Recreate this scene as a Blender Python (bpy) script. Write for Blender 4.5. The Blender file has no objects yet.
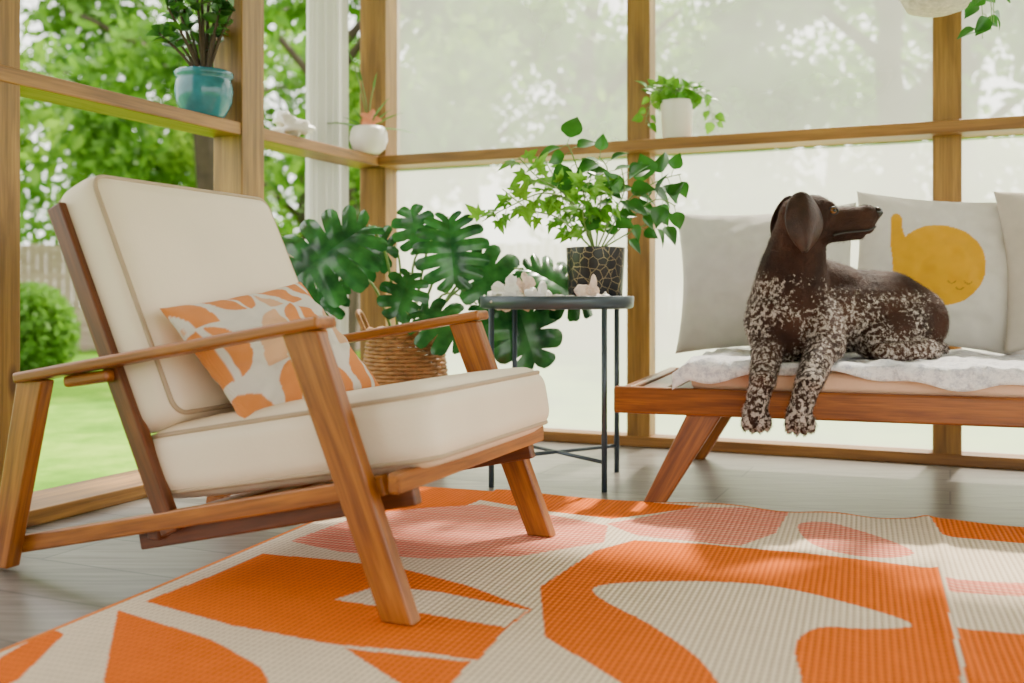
import bpy, bmesh, math, random, numpy as np
from mathutils import Vector, Matrix, noise
random.seed(3); rng=np.random.default_rng(3)
scene=bpy.context.scene
COL=scene.collection
R=math.radians

# ------------------------------------------------------------ helpers
def link(o,parent=None):
    COL.objects.link(o)
    if parent: o.parent=parent
    return o
def empty(name,loc=(0,0,0),rz=0,parent=None):
    o=bpy.data.objects.new(name,None); o.location=loc; o.rotation_euler=(0,0,rz); o.empty_display_size=.1
    return link(o,parent)
def mat4(x,y,z,t):
    m=Matrix.Identity(4)
    for i in range(3):
        m[i][0]=x[i];m[i][1]=y[i];m[i][2]=z[i];m[i][3]=t[i]
    return m
class MB:
    def __init__(s): s.v=[];s.f=[];s.m=[]
    def add(s,v,f,m=0):
        k=len(s.v); s.v.extend([tuple(p) for p in v])
        s.f.extend([tuple(i+k for i in q) for q in f]); s.m.extend([m]*len(f))
    def box(s,c,d,m=0,rz=0):
        ca,sa=math.cos(rz),math.sin(rz); vs=[]
        for x in(-1,1):
            for y in(-1,1):
                for z in(-1,1):
                    a=x*d[0]/2;b=y*d[1]/2
                    vs.append((c[0]+a*ca-b*sa,c[1]+a*sa+b*ca,c[2]+z*d[2]/2))
        s.add(vs,[(0,1,3,2),(4,6,7,5),(0,4,5,1),(2,3,7,6),(0,2,6,4),(1,5,7,3)],m)
    def lathe(s,prof,c=(0,0,0),n=40,m=0,wob=0):
        vs=[];fs=[];k=len(prof)
        for i in range(n):
            a=2*math.pi*i/n
            for r,z in prof: vs.append((c[0]+r*math.cos(a),c[1]+r*math.sin(a),c[2]+z))
        for i in range(n):
            j=(i+1)%n
            for q in range(k-1): fs.append((i*k+q,j*k+q,j*k+q+1,i*k+q+1))
        s.add(vs,fs,m)
    def tube(s,pts,r,n=8,m=0,closed=False):
        P=[Vector(p) for p in pts]; L=len(P); rr=r if hasattr(r,'__len__') else [r]*L
        vs=[];fs=[];up=Vector((.13,.21,.97))
        for i in range(L):
            if closed: t=P[(i+1)%L]-P[i-1]
            else: t=P[min(i+1,L-1)]-P[max(i-1,0)]
            t.normalize()
            a=t.cross(up)
            if a.length<.1: a=t.cross(Vector((1,0,0)))
            a.normalize(); b=a.cross(t); up=b
            for j in range(n):
                q=2*math.pi*j/n; vs.append(P[i]+(a*math.cos(q)+b*math.sin(q))*rr[i])
        for i in range(L if closed else L-1):
            i2=(i+1)%L
            for j in range(n):
                j2=(j+1)%n; fs.append((i*n+j,i*n+j2,i2*n+j2,i2*n+j))
        if not closed:
            fs.append(tuple(range(n))[::-1]); fs.append(tuple((L-1)*n+j for j in range(n)))
        s.add(vs,fs,m)
    def sphere(s,c,r,n=16,m=0):
        if not hasattr(r,'__len__'): r=(r,r,r)
        vs=[(c[0],c[1],c[2]+r[2])];h=n*3//4
        for i in range(1,h):
            p=math.pi*i/h
            for j in range(n):
                q=2*math.pi*j/n
                vs.append((c[0]+r[0]*math.sin(p)*math.cos(q),c[1]+r[1]*math.sin(p)*math.sin(q),c[2]+r[2]*math.cos(p)))
        vs.append((c[0],c[1],c[2]-r[2])); fs=[]
        for j in range(n):
            fs.append((0,1+j,1+(j+1)%n))
            for i in range(h-2):
                a=1+i*n; fs.append((a+j,a+n+j,a+n+(j+1)%n,a+(j+1)%n))
            a=1+(h-2)*n; fs.append((a+j,len(vs)-1,a+(j+1)%n))
        s.add(vs,fs,m)
    def obj(s,name,mats,parent=None,smooth=True,M=None):
        me=bpy.data.meshes.new(name); me.from_pydata(s.v,[],s.f); me.update()
        if not isinstance(mats,(list,tuple)): mats=[mats]
        for x in mats: me.materials.append(x)
        me.polygons.foreach_set('material_index',s.m)
        me.polygons.foreach_set('use_smooth',[smooth]*len(s.f))
        o=bpy.data.objects.new(name,me)
        if M is not None: o.matrix_local=M
        return link(o,parent)
def bevel(o,w=.004,seg=2):
    b=o.modifiers.new('bevel','BEVEL'); b.width=w; b.segments=seg; b.limit_method='ANGLE'; b.angle_limit=R(40); return o
def spline(P,n=6,closed=False):
    P=[Vector(p) for p in P]; L=len(P); out=[]
    for i in range(L if closed else L-1):
        if closed: a,b,c,d=P[i-1],P[i],P[(i+1)%L],P[(i+2)%L]
        else: a,b,c,d=P[max(i-1,0)],P[i],P[i+1],P[min(i+2,L-1)]
        for k in range(n):
            t=k/n; out.append(.5*((2*b)+(c-a)*t+(2*a-5*b+4*c-d)*t*t+(3*b-a-3*c+d)*t**3))
    if not closed: out.append(P[-1])
    return out
def beam(name,p0,p1,w,h,mat,parent=None,side=(0,1,0),bev=.004,w1=None,h1=None,flat=False,seg=2):
    p0=Vector(p0);p1=Vector(p1);d=p1-p0;L=d.length;x=d.normalized();s=Vector(side)
    y=(s-x*s.dot(x)).normalized();z=x.cross(y);M=mat4(x,y,z,p0);Mi=M.inverted()
    w1=w1 or w;h1=h1 or h;vs=[]
    for e,(ww,hh) in enumerate(((w,h),(w1,h1))):
        for a in(-1,1):
            for b in(-1,1):
                if flat:
                    q=(p0 if e==0 else p1)+y*a*ww/2+Vector((y.y,-y.x,0)).normalized()*b*hh/2
                    vs.append(Mi@q)
                else: vs.append(Vector((L*e,a*ww/2,b*hh/2)))
    mb=MB(); mb.add(vs,[(0,1,3,2),(4,6,7,5),(0,4,5,1),(2,3,7,6),(0,2,6,4),(1,5,7,3)])
    bm=bmesh.new(); me=bpy.data.meshes.new(name); me.from_pydata(mb.v,[],mb.f)
    bm.from_mesh(me); bmesh.ops.recalc_face_normals(bm,faces=bm.faces); bm.to_mesh(me); bm.free()
    me.materials.append(mat); o=bpy.data.objects.new(name,me); o.matrix_local=M; link(o,parent)
    if bev: bevel(o,bev,seg)
    for p in me.polygons: p.use_smooth=False
    return o

# ------------------------------------------------------------ materials
def newmat(name):
    m=bpy.data.materials.new(name); m.use_nodes=True; nt=m.node_tree
    return m,nt,nt.nodes['Principled BSDF']
def nd(nt,t,ins=None,**kw):
    n=nt.nodes.new(t)
    for k,v in kw.items(): setattr(n,k,v)
    for k,v in (ins or {}).items(): n.inputs[k].default_value=v
    return n
def lk(nt,a,ao,b,bi): nt.links.new(a.outputs[ao],b.inputs[bi])
def ramp(nt,stops):
    r=nd(nt,'ShaderNodeValToRGB'); e=r.color_ramp.elements
    while len(e)<len(stops): e.new(.5)
    for i,(p,c) in enumerate(stops): e[i].position=p; e[i].color=(*c,1)
    return r
def obco(nt,scale=(1,1,1),rot=(0,0,0)):
    t=nd(nt,'ShaderNodeTexCoord'); m=nd(nt,'ShaderNodeMapping',{'Scale':scale,'Rotation':rot}); lk(nt,t,'Object',m,'Vector'); return m
def addbump(nt,b,src,out,st=.3,dist=.01):
    k=nd(nt,'ShaderNodeBump',{'Strength':st,'Distance':dist}); lk(nt,src,out,k,'Height'); lk(nt,k,'Normal',b,'Normal')
def plain(name,c,rough=.6,var=.12,scale=8,bump=0,bscale=80,metal=0,sheen=0,spec=.5):
    m,nt,b=newmat(name); co=obco(nt)
    n=nd(nt,'ShaderNodeTexNoise',{'Scale':scale,'Detail':4}); lk(nt,co,0,n,'Vector')
    r=ramp(nt,[(.3,tuple(x*(1-var) for x in c)),(.7,tuple(min(1,x*(1+var)) for x in c))]); lk(nt,n,0,r,0)
    lk(nt,r,0,b,'Base Color'); b.inputs['Roughness'].default_value=rough; b.inputs['Metallic'].default_value=metal
    b.inputs['Sheen Weight'].default_value=sheen; b.inputs['Specular IOR Level'].default_value=spec
    if bump:
        n2=nd(nt,'ShaderNodeTexNoise',{'Scale':bscale,'Detail':3}); lk(nt,co,0,n2,'Vector'); addbump(nt,b,n2,0,bump,.004)
    return m
def wood(name,c1,c2,rough=.42,sc=1.0,knots=False):
    m,nt,b=newmat(name); co=obco(nt,(1.3*sc,16*sc,16*sc))
    n=nd(nt,'ShaderNodeTexNoise',{'Scale':2.2,'Detail':7,'Distortion':.8}); lk(nt,co,0,n,'Vector')
    mid=tuple((a+b_)/2 for a,b_ in zip(c1,c2))
    r=ramp(nt,[(.3,c1),(.5,mid),(.68,c2)]); lk(nt,n,0,r,0)
    co2=obco(nt,(4*sc,90*sc,90*sc)); n2=nd(nt,'ShaderNodeTexNoise',{'Scale':2.,'Detail':3}); lk(nt,co2,0,n2,'Vector')
    r2=ramp(nt,[(.35,(.66,.66,.66)),(.6,(1,1,1))]); lk(nt,n2,0,r2,0)
    mx=nd(nt,'ShaderNodeMixRGB',{0:.8},blend_type='MULTIPLY'); lk(nt,r,0,mx,1); lk(nt,r2,0,mx,2)
    last=mx
    if knots:
        co3=obco(nt,(3,9,9)); v=nd(nt,'ShaderNodeTexVoronoi',{'Scale':1.}); lk(nt,co3,0,v,'Vector')
        r3=ramp(nt,[(.07,(.25,.12,.05)),(.16,(1,1,1))]); lk(nt,v,0,r3,0)
        mx2=nd(nt,'ShaderNodeMixRGB',{0:.8},blend_type='MULTIPLY'); lk(nt,mx,0,mx2,1); lk(nt,r3,0,mx2,2); last=mx2
    lk(nt,last,0,b,'Base Color'); b.inputs['Roughness'].default_value=rough
    addbump(nt,b,n2,0,.15,.002); return m
def leafmat(name,c1,c2,rough=.4,tr=.3,scale=6):
    m,nt,b=newmat(name); co=obco(nt); n=nd(nt,'ShaderNodeTexNoise',{'Scale':scale,'Detail':3}); lk(nt,co,0,n,'Vector')
    r=ramp(nt,[(.35,c1),(.65,c2)]); lk(nt,n,0,r,0); lk(nt,r,0,b,'Base Color'); b.inputs['Roughness'].default_value=rough
    t=nd(nt,'ShaderNodeBsdfTranslucent'); lk(nt,r,0,t,'Color'); mx=nd(nt,'ShaderNodeMixShader',{0:tr})
    lk(nt,b,0,mx,1); lk(nt,t,0,mx,2); lk(nt,mx,0,nt.nodes['Material Output'],'Surface'); return m
def attrmat(name,attr='col',rough=.8,weave=None,sheen=.1,spec=.2,sat=1.0):
    m,nt,b=newmat(name); a=nd(nt,'ShaderNodeAttribute',attribute_name=attr)
    co=obco(nt); n=nd(nt,'ShaderNodeTexNoise',{'Scale':25,'Detail':4}); lk(nt,co,0,n,'Vector')
    r=ramp(nt,[(.3,(.93,.93,.93)),(.7,(1,1,1))]); lk(nt,n,0,r,0)
    mx=nd(nt,'ShaderNodeMixRGB',{0:1},blend_type='MULTIPLY'); lk(nt,a,'Color',mx,1); lk(nt,r,0,mx,2)
    b.inputs['Roughness'].default_value=rough; b.inputs['Sheen Weight'].default_value=sheen; b.inputs['Specular IOR Level'].default_value=spec
    if weave:
        w1=nd(nt,'ShaderNodeTexWave',{'Scale':weave[0]},bands_direction='X'); lk(nt,co,0,w1,'Vector')
        w2=nd(nt,'ShaderNodeTexWave',{'Scale':weave[1]},bands_direction='Y'); lk(nt,co,0,w2,'Vector')
        m1=nd(nt,'ShaderNodeMath',{1:.72},operation='MULTIPLY'); lk(nt,w1,1,m1,0)
        ad=nd(nt,'ShaderNodeMath',{1:.28},operation='MULTIPLY_ADD'); lk(nt,w2,1,ad,0); lk(nt,m1,0,ad,2)
        r2=ramp(nt,[(.0,(.50,.42,.36)),(.55,(1,1,1))]); lk(nt,ad,0,r2,0)
        m2=nd(nt,'ShaderNodeMixRGB',{0:weave[2]},blend_type='MULTIPLY'); lk(nt,mx,0,m2,1); lk(nt,r2,0,m2,2); mx=m2
        addbump(nt,b,ad,0,.6,.004)
    lk(nt,mx,0,b,'Base Color'); return m

M_post=wood('pine_post',(.20,.095,.012),(.42,.22,.040),.5,.7,True)
M_rail=wood('pine_rail',(.20,.085,.014),(.43,.205,.040),.5,.7,True)
M_teak=wood('teak',(.19,.050,.005),(.43,.145,.014),.36,1.2)
M_teakb=wood('teak_bench',(.15,.038,.005),(.35,.110,.012),.34,1.2)
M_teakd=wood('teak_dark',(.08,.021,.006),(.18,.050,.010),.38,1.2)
M_cream=plain('cream_leather',(.86,.72,.53),.5,.04,5,.12,160)
M_pipe=plain('tan_piping',(.45,.33,.21),.6,.05)
M_slate=plain('slate_metal',(.055,.078,.095),.38,.08,metal=.3)
M_white=plain('white_ceramic',(.86,.82,.76),.3,.04)
M_blue=plain('blue_glaze',(.03,.17,.22),.15,.35,12)
M_soil=plain('soil',(.03,.02,.012),.9,.4,60,.6,90)
M_stem=plain('green_stem',(.16,.28,.06),.5,.2)
M_bark=plain('bark',(.07,.047,.03),.9,.35,4,.8,12)
M_mon=leafmat('monstera_leaf',(.007,.055,.016),(.035,.17,.036),.20,.20,14)
M_ivy=leafmat('ivy_leaf',(.07,.27,.010),(.20,.46,.03),.4,.35,9)
M_ivyd=leafmat('pothos_leaf_dark',(.012,.085,.010),(.045,.20,.02),.32,.25,9)
M_jade=leafmat('jade_leaf',(.018,.085,.018),(.07,.21,.035),.3,.15,9)
M_aloe=leafmat('aloe_leaf',(.06,.20,.03),(.16,.36,.06),.4,.2,9)
M_oran=plain('coral_flower',(.85,.30,.16),.5,.2)

# ------------------------------------------------------------ room frame
ang=math.atan(.433); ca,sa=math.cos(ang),math.sin(ang)
CO=Vector((-.56,4.3,0)); DL=Vector((-sa,-ca,0)); DR=Vector((ca,-sa,0))   # along left wall / back wall
NL=Vector((ca,-sa,0)); NB=Vector((-sa,-ca,0))                             # inward normals
def LW(d,inn=0,z=0): return CO+DL*d+NL*inn+Vector((0,0,z))
def BW(d,inn=0,z=0): return CO+DR*d+NB*inn+Vector((0,0,z))
H=2.5
wl=empty('wall_left'); wb=empty('wall_back'); wr=empty('wall_right')
def post(nm,p,s,par): beam(nm,p,p+Vector((0,0,H)),s,s,M_post,par,side=tuple(DL),bev=.004)
post('post_corner',LW(0,.0),.125,wl)
for i,(d,s) in enumerate(((.93,.12),(1.905,.10),(2.95,.1),(4.1,.1),(5.2,.1))): post('post_%d'%i,LW(d),s,wl)
for i,d in enumerate((1.146,2.213,3.28,4.75)): post('post_%d'%(i+6),BW(d),.09,wb)
for i in range(1,5): post('post_%d'%(i+12),BW(4.75)+DL*i*1.3,.09,wr)
beam('mid_rail',LW(-.02,-.01,1.124),LW(5.2,-.01,1.124),.13,.042,M_rail,wl,side=tuple(NL))
beam('sill_plate',LW(-.02,.05,.02),LW(5.2,.05,.02),.20,.04,M_rail,wl,side=tuple(NL))
beam('top_plate',LW(-.02,.0,H-.09),LW(5.2,.0,H-.09),.09,.18,M_rail,wl,side=tuple(NL))
beam('mid_rail',BW(-.02,.03,1.124),BW(4.8,.03,1.124),.15,.042,M_rail,wb,side=tuple(NB))
beam('sill_plate',BW(-.02,.0,.02),BW(4.8,.0,.02),.10,.04,M_rail,wb,side=tuple(NB))
beam('top_plate',BW(-.02,.0,H-.09),BW(4.8,.0,H-.09),.09,.18,M_rail,wb,side=tuple(NB))
for nm,z,h in(('mid_rail',1.124,.042),('sill_plate',.02,.04),('top_plate',H-.09,.18)):
    beam(nm,BW(4.75,0,z),BW(4.75,0,z)+DL*5.2,.10,h,M_rail,wr,side=tuple(NL))
def quad(name,pts,mat,parent=None,th=0):
    mb=MB(); n=len(pts)
    if th:
        v=[tuple(p) for p in pts]+[(p[0],p[1],p[2]-th) for p in pts]
        mb.add(v,[tuple(range(n)),tuple(range(2*n-1,n-1,-1))]+[(i,n+i,n+(i+1)%n,(i+1)%n) for i in range(n)])
    else: mb.add(pts,[tuple(range(n))])
    return mb.obj(name,mat,parent,False)
m,nt,b=newmat('grey_plank_tile'); co=obco(nt,(1,1,1),(0,0,ang))
br=nd(nt,'ShaderNodeTexBrick',{'Scale':1.0,'Mortar Size':.003,'Brick Width':1.2,'Row Height':.2,'Color1':(.25,.225,.20,1),'Color2':(.17,.155,.14,1),'Mortar':(.09,.085,.08,1),'Bias':0.0})
lk(nt,co,0,br,'Vector'); co2=obco(nt,(1.2,14,1),(0,0,ang)); n=nd(nt,'ShaderNodeTexNoise',{'Scale':3,'Detail':7,'Distortion':.7}); lk(nt,co2,0,n,'Vector')
r=ramp(nt,[(.3,(.55,.53,.51)),(.7,(1.1,1.1,1.1))]); lk(nt,n,0,r,0); mx=nd(nt,'ShaderNodeMixRGB',{0:1},blend_type='MULTIPLY'); lk(nt,br,0,mx,1); lk(nt,r,0,mx,2)
lk(nt,mx,0,b,'Base Color'); b.inputs['Roughness'].default_value=.35; addbump(nt,b,n,0,.12,.003); M_floor=m
c0=LW(0,-.06)-DL*.06; fl=[c0,c0+DR*5,c0+DR*5+DL*5.6,c0+DL*5.6]
quad('floor',fl[::-1],M_floor,None,.12)
M_ceil=plain('ceiling_boards',(.34,.24,.15),.7,.03)
cc=LW(0,-.35)-DL*.35; quad('ceiling',[p+Vector((0,0,H+.06)) for p in [cc,cc+DR*5.6,cc+DR*5.6+DL*5.9,cc+DL*5.9]][::-1],M_ceil,None,.06)
hw=empty('wall_front_light_block'); M_sid=plain('light_block_siding',(.26,.22,.18),.7,.05)  # unseen wall added behind camera to cut fill; stops short so light enters right
for i in range(13):
    z=.1+i*.2; beam('light_block_board_%d'%i,LW(5.3,-.1,z),LW(5.3,-.1,z)+DR*2.5,.03,.198,M_sid,hw,side=tuple(DL),bev=.004)
def shade(name,op,col):
    m,nt,b=newmat(name); nt.nodes.remove(b)
    t=nd(nt,'ShaderNodeBsdfTransparent'); tl=nd(nt,'ShaderNodeBsdfTranslucent',{'Color':(*col,1)}); df=nd(nt,'ShaderNodeBsdfDiffuse',{'Color':(*col,1)})
    a=nd(nt,'ShaderNodeMixShader',{0:.15}); lk(nt,tl,0,a,1); lk(nt,df,0,a,2)
    co=obco(nt,(1,1,1)); n=nd(nt,'ShaderNodeTexNoise',{'Scale':2.5,'Detail':3}); lk(nt,co,0,n,'Vector')
    mr=nd(nt,'ShaderNodeMapRange',{'From Min':.3,'From Max':.7,'To Min':op-.04,'To Max':op+.05}); lk(nt,n,0,mr,0)
    f=nd(nt,'ShaderNodeMixShader'); lk(nt,mr,0,f,0); lk(nt,t,0,f,1); lk(nt,a,0,f,2); lk(nt,f,0,nt.nodes['Material Output'],0); return m
M_sh1=shade('sheer_shade_upper',.27,(.97,.97,.93)); M_sh2=shade('sheer_shade_lower',.60,(.96,.94,.91))
k=1
bays=[0.06,1.146,2.213,3.28,4.75]
for i in range(4):
    for (z0,z1,mt) in ((.04,1.10,M_sh2),(1.145,H-.15,M_sh1)):
        quad('window_%d'%k,[BW(bays[i],-.035,z0),BW(bays[i+1],-.035,z0),BW(bays[i+1],-.035,z1),BW(bays[i],-.035,z1)],mt); k+=1
mb=MB(); cols=70;vs=[];fs=[]
for z in (.03,.6,1.2,1.8,2.38):
    for j in range(cols):
        t=j/(cols-1); p=LW(.10+.28*t,-.115+.022*math.sin(t*34)+.008*math.sin(t*13+z),z); vs.append(p)
for a in range(4):
    for j in range(cols-1): fs.append((a*cols+j,a*cols+j+1,(a+1)*cols+j+1,(a+1)*cols+j))
mb.add(vs,fs); M_cur=leafmat('curtain_cloth',(.70,.67,.67),(.78,.75,.74),.8,.25,3)
mb.obj('curtain',M_cur)

# ------------------------------------------------------------ outdoors
m,nt,b=newmat('lawn_grass'); co=obco(nt); n=nd(nt,'ShaderNodeTexNoise',{'Scale':.6,'Detail':9,'Roughness':.75}); lk(nt,co,0,n,'Vector')
r=ramp(nt,[(.35,(.03,.11,.004)),(.5,(.12,.28,.010)),(.65,(.27,.44,.04))]); lk(nt,n,0,r,0); lk(nt,r,0,b,'Base Color'); b.inputs['Roughness'].default_value=.9; b.inputs['Specular IOR Level'].default_value=.1
quad('lawn',[(-60,-30,-.4),(60,-30,-.4),(60,70,-.4),(-60,70,-.4)],m)
mb=MB()
for i in range(230): 
    x=-18+i*.155; mb.box((x,17.6-.12*(x+5)*0.3,.52+.03*random.random()),(.14,.02,1.85))
for z in (.0,.9): mb.box((0,17.7,z),(36,.05,.09),rz=-.036)
mb.obj('wooden_fence',wood('fence_wood',(.32,.22,.17),(.50,.37,.29),.8,.2),None,False)
def leafcloud(mb,c,rad,n,size,m=1,shell=.5):
    P=rng.normal(size=(n,3)); P/=np.linalg.norm(P,axis=1)[:,None]; P*=(shell+(1-shell)*rng.random((n,1)))
    P=P*np.array(rad)+np.array(c)
    A=rng.normal(size=(n,3)); A/=np.linalg.norm(A,axis=1)[:,None]; B=np.cross(A,rng.normal(size=(n,3))); B/=np.linalg.norm(B,axis=1)[:,None]
    s=size*(.6+.8*rng.random((n,1)))
    V=np.stack([P-A*s,P+B*s*.5,P+A*s,P-B*s*.5],1).reshape(-1,3)
    mb.add(V.tolist(),[(4*i,4*i+1,4*i+2,4*i+3) for i in range(n)],m)
M_tl=[leafmat('tree_leaf_a',(.08,.25,.008),(.27,.46,.04),.6,.5,.5),leafmat('tree_leaf_b',(.035,.14,.008),(.16,.35,.025),.6,.5,.5)]
trees=[(-9.5,14,3.6,2.6,.22),(-6.0,20,4.8,3.2,.3),(-2.6,15.5,4.2,2.4,.2),(-12,22,4.5,3.5,.3),(1.5,19,4.6,3.0,.25),(6.1,16,4.3,2.8,.3),(9.5,21,5,3.4,.3),(-1,25,5,3.5,.3),(13,18,4.5,3.2,.25),(-15,16,4,3,.25),(-5.2,26,3.5,3.5,.3),(3.6,26,3.4,3.4,.3),(-9,27,3.5,3.6,.3),(9,28,3.6,3.6,.3)]
for i,(x,y,z,rd,tr) in enumerate(trees):
    mb=MB(); mb.tube(spline([(x,y,-.4),(x+.1,y,1.5),(x-.15,y,z),(x+.2,y,z+rd*.8)],4),[tr*(1-.045*q) for q in range(13)],10,0)
    for q in range(5):
        a=q*1.3+i; mb.tube([(x,y,z-1.2+q*.35),(x+rd*.4*math.cos(a),y+rd*.4*math.sin(a),z+q*.3),(x+rd*.8*math.cos(a),y+rd*.8*math.sin(a),z+.4+q*.35)],[tr*.4,tr*.25,.03],6,0)
    for q in range(14):
        a=random.random()*6.28; e=random.uniform(-.8,1)
        c=(x+rd*.85*math.cos(a)*math.sqrt(1-min(e*e,.9)),y+rd*.85*math.sin(a)*math.sqrt(1-min(e*e,.9)),z+rd*.95*e)
        leafcloud(mb,c,(rd*.44,rd*.44,rd*.32),420,.13,1,.2)
    mb.obj('tree',[M_bark,M_tl[i%2]],None,False)
def bush(x,y,z,r,n):
    mb=MB(); mb.tube([(x,y,-.4),(x,y,z)],[.05,.02],6,0)
    for q in range(9):
        mb.tube([(x,y,-.2),(x+r*.7*math.cos(q*.7),y+r*.7*math.sin(q*.7),z+.2*math.sin(q*3))],[.02,.008],5,0)
    leafcloud(mb,(x,y,z),(r,r,r*1.05),n,.05,1,.55); mb.obj('round_bush',[M_bark,M_tl[1]],None,False)
bush(-5.75,12,.12,.58,6500); bush(-7.5,12.6,.0,.55,4000)

# ------------------------------------------------------------ rug (pattern given in rug millimetres)
O_=(.84,.165,.006);K_=(.84,.225,.15);W_=(.83,.70,.52)
RS="""O0:-23,-14 206,-44 489,-17 722,3 890,40 701,242 511,197 305,134 260,371 72,362
K0:85,400 212,261 328,181 537,238 709,320 740,480 599,663 423,742 208,745 56,700
K0:700,300 867,61 1116,-13 1100,254 1035,403 800,396
K1:1146,146 1220,109 1334,221 1401,359 1311,426 1194,348
O0:44,1183 58,989 56,816 221,811 396,833 578,905 734,995 725,1112 734,1266 633,1259 482,1278 281,1255
W0:375,1069 410,963 539,960 729,1002 720,1103 574,1086
O0:259,1539 34,1243 294,1328 437,1404 514,1489
O0:-20,1500 35,1526 -5,1360 41,1380 128,1561 134,1700 -20,1700
O0:514,1286 724,1274 733,1375 671,1397
O0:706,860 740,560 800,440 949,415 1166,425 1443,480 1443,671 1430,1174 1223,1438 999,1321 799,1128
W1:805,840 918,744 1107,708 1274,783 1375,865 1307,916 1227,938 1193,1042 1212,1248 1136,1310 1059,1158 951,1012
W0:734,995 799,1128 946,1340 734,1484 734,1266 725,1112
O0:1454,-5 2400,-5 2400,180 1470,180
K0:1452,550 1452,640 2400,500 2400,390
O0:1446,860 2400,800 2400,1350 1430,1400
O0:900,1500 1400,1460 1700,1950 900,1950
K1:100,1650 500,1600 700,1800 300,1900"""
shapes=[]
for ln in RS.split('\n'):
    h_,d_=ln.split(':'); shapes.append(({'O':O_,'K':K_,'W':W_}[h_[0]],h_[1]=='1',[tuple(float(q)/1000 for q in t.split(',')) for t in d_.split()]))
U,V,cs=2.3,1.9,.004
nu,nv=int(U/cs)+1,int(V/cs)+1
uu,vv=np.meshgrid(np.linspace(0,U,nu),np.linspace(0,V,nv),indexing='ij'); uf=uu.ravel();vf=vv.ravel()
colr=np.tile(np.array(W_),(uf.size,1))
def inpoly(poly,x,y):
    r=np.zeros(x.size,bool);n=len(poly);j=n-1
    for i in range(n):
        xi,yi=poly[i][0],poly[i][1];xj,yj=poly[j][0],poly[j][1]
        if yi!=yj:
            c=((yi>y)!=(yj>y))&(x<(xj-xi)*(y-yi)/(yj-yi)+xi); r^=c
        j=i
    return r
for c,sm_,s in shapes:
    sp=[(q[0],q[1]) for q in spline([(a,b_,0) for a,b_ in s],5,True)] if sm_ else s
    ins=inpoly(sp,uf,vf); colr[ins]=c
    if c is K_:
        st=ins&(np.sin(vf*330)>.35); colr[st]=(.86,.46,.32)
edge=(uf<.012)|(vf<.012); colr[edge]=(.80,.22,.03)
zz=.005+.008*np.exp(-vf/.10)*(.5+.5*np.sin(uf*17+2*np.sin(uf*5)))*(uf>.3)+.006*np.exp(-((uf-1.445-.02*np.sin(vf*6))/.02)**2)+.0015*(1+np.sin(uf*9+vf*4))
me=bpy.data.meshes.new('rug'); fa=[(i*nv+j,i*nv+j+1,(i+1)*nv+j+1,(i+1)*nv+j) for i in range(nu-1) for j in range(nv-1)]
me.from_pydata(np.stack([uf,-vf,zz],1).tolist(),[],fa); me.update()
at=me.color_attributes.new('col','FLOAT_COLOR','POINT'); at.data.foreach_set('color',np.concatenate([colr,np.ones((uf.size,1))],1).ravel())
me.polygons.foreach_set('use_smooth',[True]*len(fa))
me.materials.append(attrmat('woven_rug',rough=.85,weave=(27,18,.75),sheen=0,spec=.08))
o=bpy.data.objects.new('rug',me); o.location=(-.332,3.0,0); o.rotation_euler=(0,0,-math.atan2(.327,.945)); link(o)

# ------------------------------------------------------------ soft goods
def cushion(name,L,W,T,r,puff,M,mat,parent,pipe=None,n=26):
    mb=MB()
    h=(L/2,W/2,T/2)
    def P(p):
        q=[p[i]*h[i] for i in range(3)]; inn=[max(-h[i]+r,min(h[i]-r,q[i])) for i in range(3)]
        d=Vector([q[i]-inn[i] for i in range(3)])
        if d.length>1e-9: d=d.normalized()*r
        v=Vector(inn)+d; u,w=p[0],p[1]
        v.z+=puff*(1 if p[2]>0 else -1)*abs(p[2])*(1-u**4)*(1-w**4)
        e=.25*puff*(1-p[2]**2); v.x+=e*(1 if u>0 else -1)*abs(u); v.y+=e*(1 if w>0 else -1)*abs(w)
        return v
    g=[math.sin((-1+2*i/n)*math.pi/2)*.35+(-1+2*i/n)*.65 for i in range(n+1)]
    for ax in range(3):
        for s in(-1,1):
            vs=[];fs=[]
            for a in g:
                for b_ in g:
                    p=[0,0,0];p[ax]=s;p[(ax+1)%3]=a;p[(ax+2)%3]=b_; vs.append(P(p))
            for i in range(n):
                for j in range(n):
                    q=(i*(n+1)+j,(i+1)*(n+1)+j,(i+1)*(n+1)+j+1,i*(n+1)+j+1); fs.append(q if s>0 else q[::-1])
            mb.add(vs,fs,0)
    if pipe:
        for sz in(-1,1):
            pts=[];rr=r*1.0
            for cx,cy,a0 in((1,1,0),(-1,1,90),(-1,-1,180),(1,-1,270)):
                for k_ in range(7):
                    a=R(a0+15*k_); pts.append((cx*(h[0]-rr)+(rr*.80)*math.cos(a),cy*(h[1]-rr)+(rr*.80)*math.sin(a),sz*(h[2]-r*.34)))
            mb.tube(pts,.0050,8,1,True)
    o=mb.obj(name,[mat,pipe or mat],parent,True,M)
    bm=bmesh.new(); bm.from_mesh(o.data); bmesh.ops.remove_doubles(bm,verts=bm.verts,dist=1e-5); bm.to_mesh(o.data); bm.free(); return o
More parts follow.
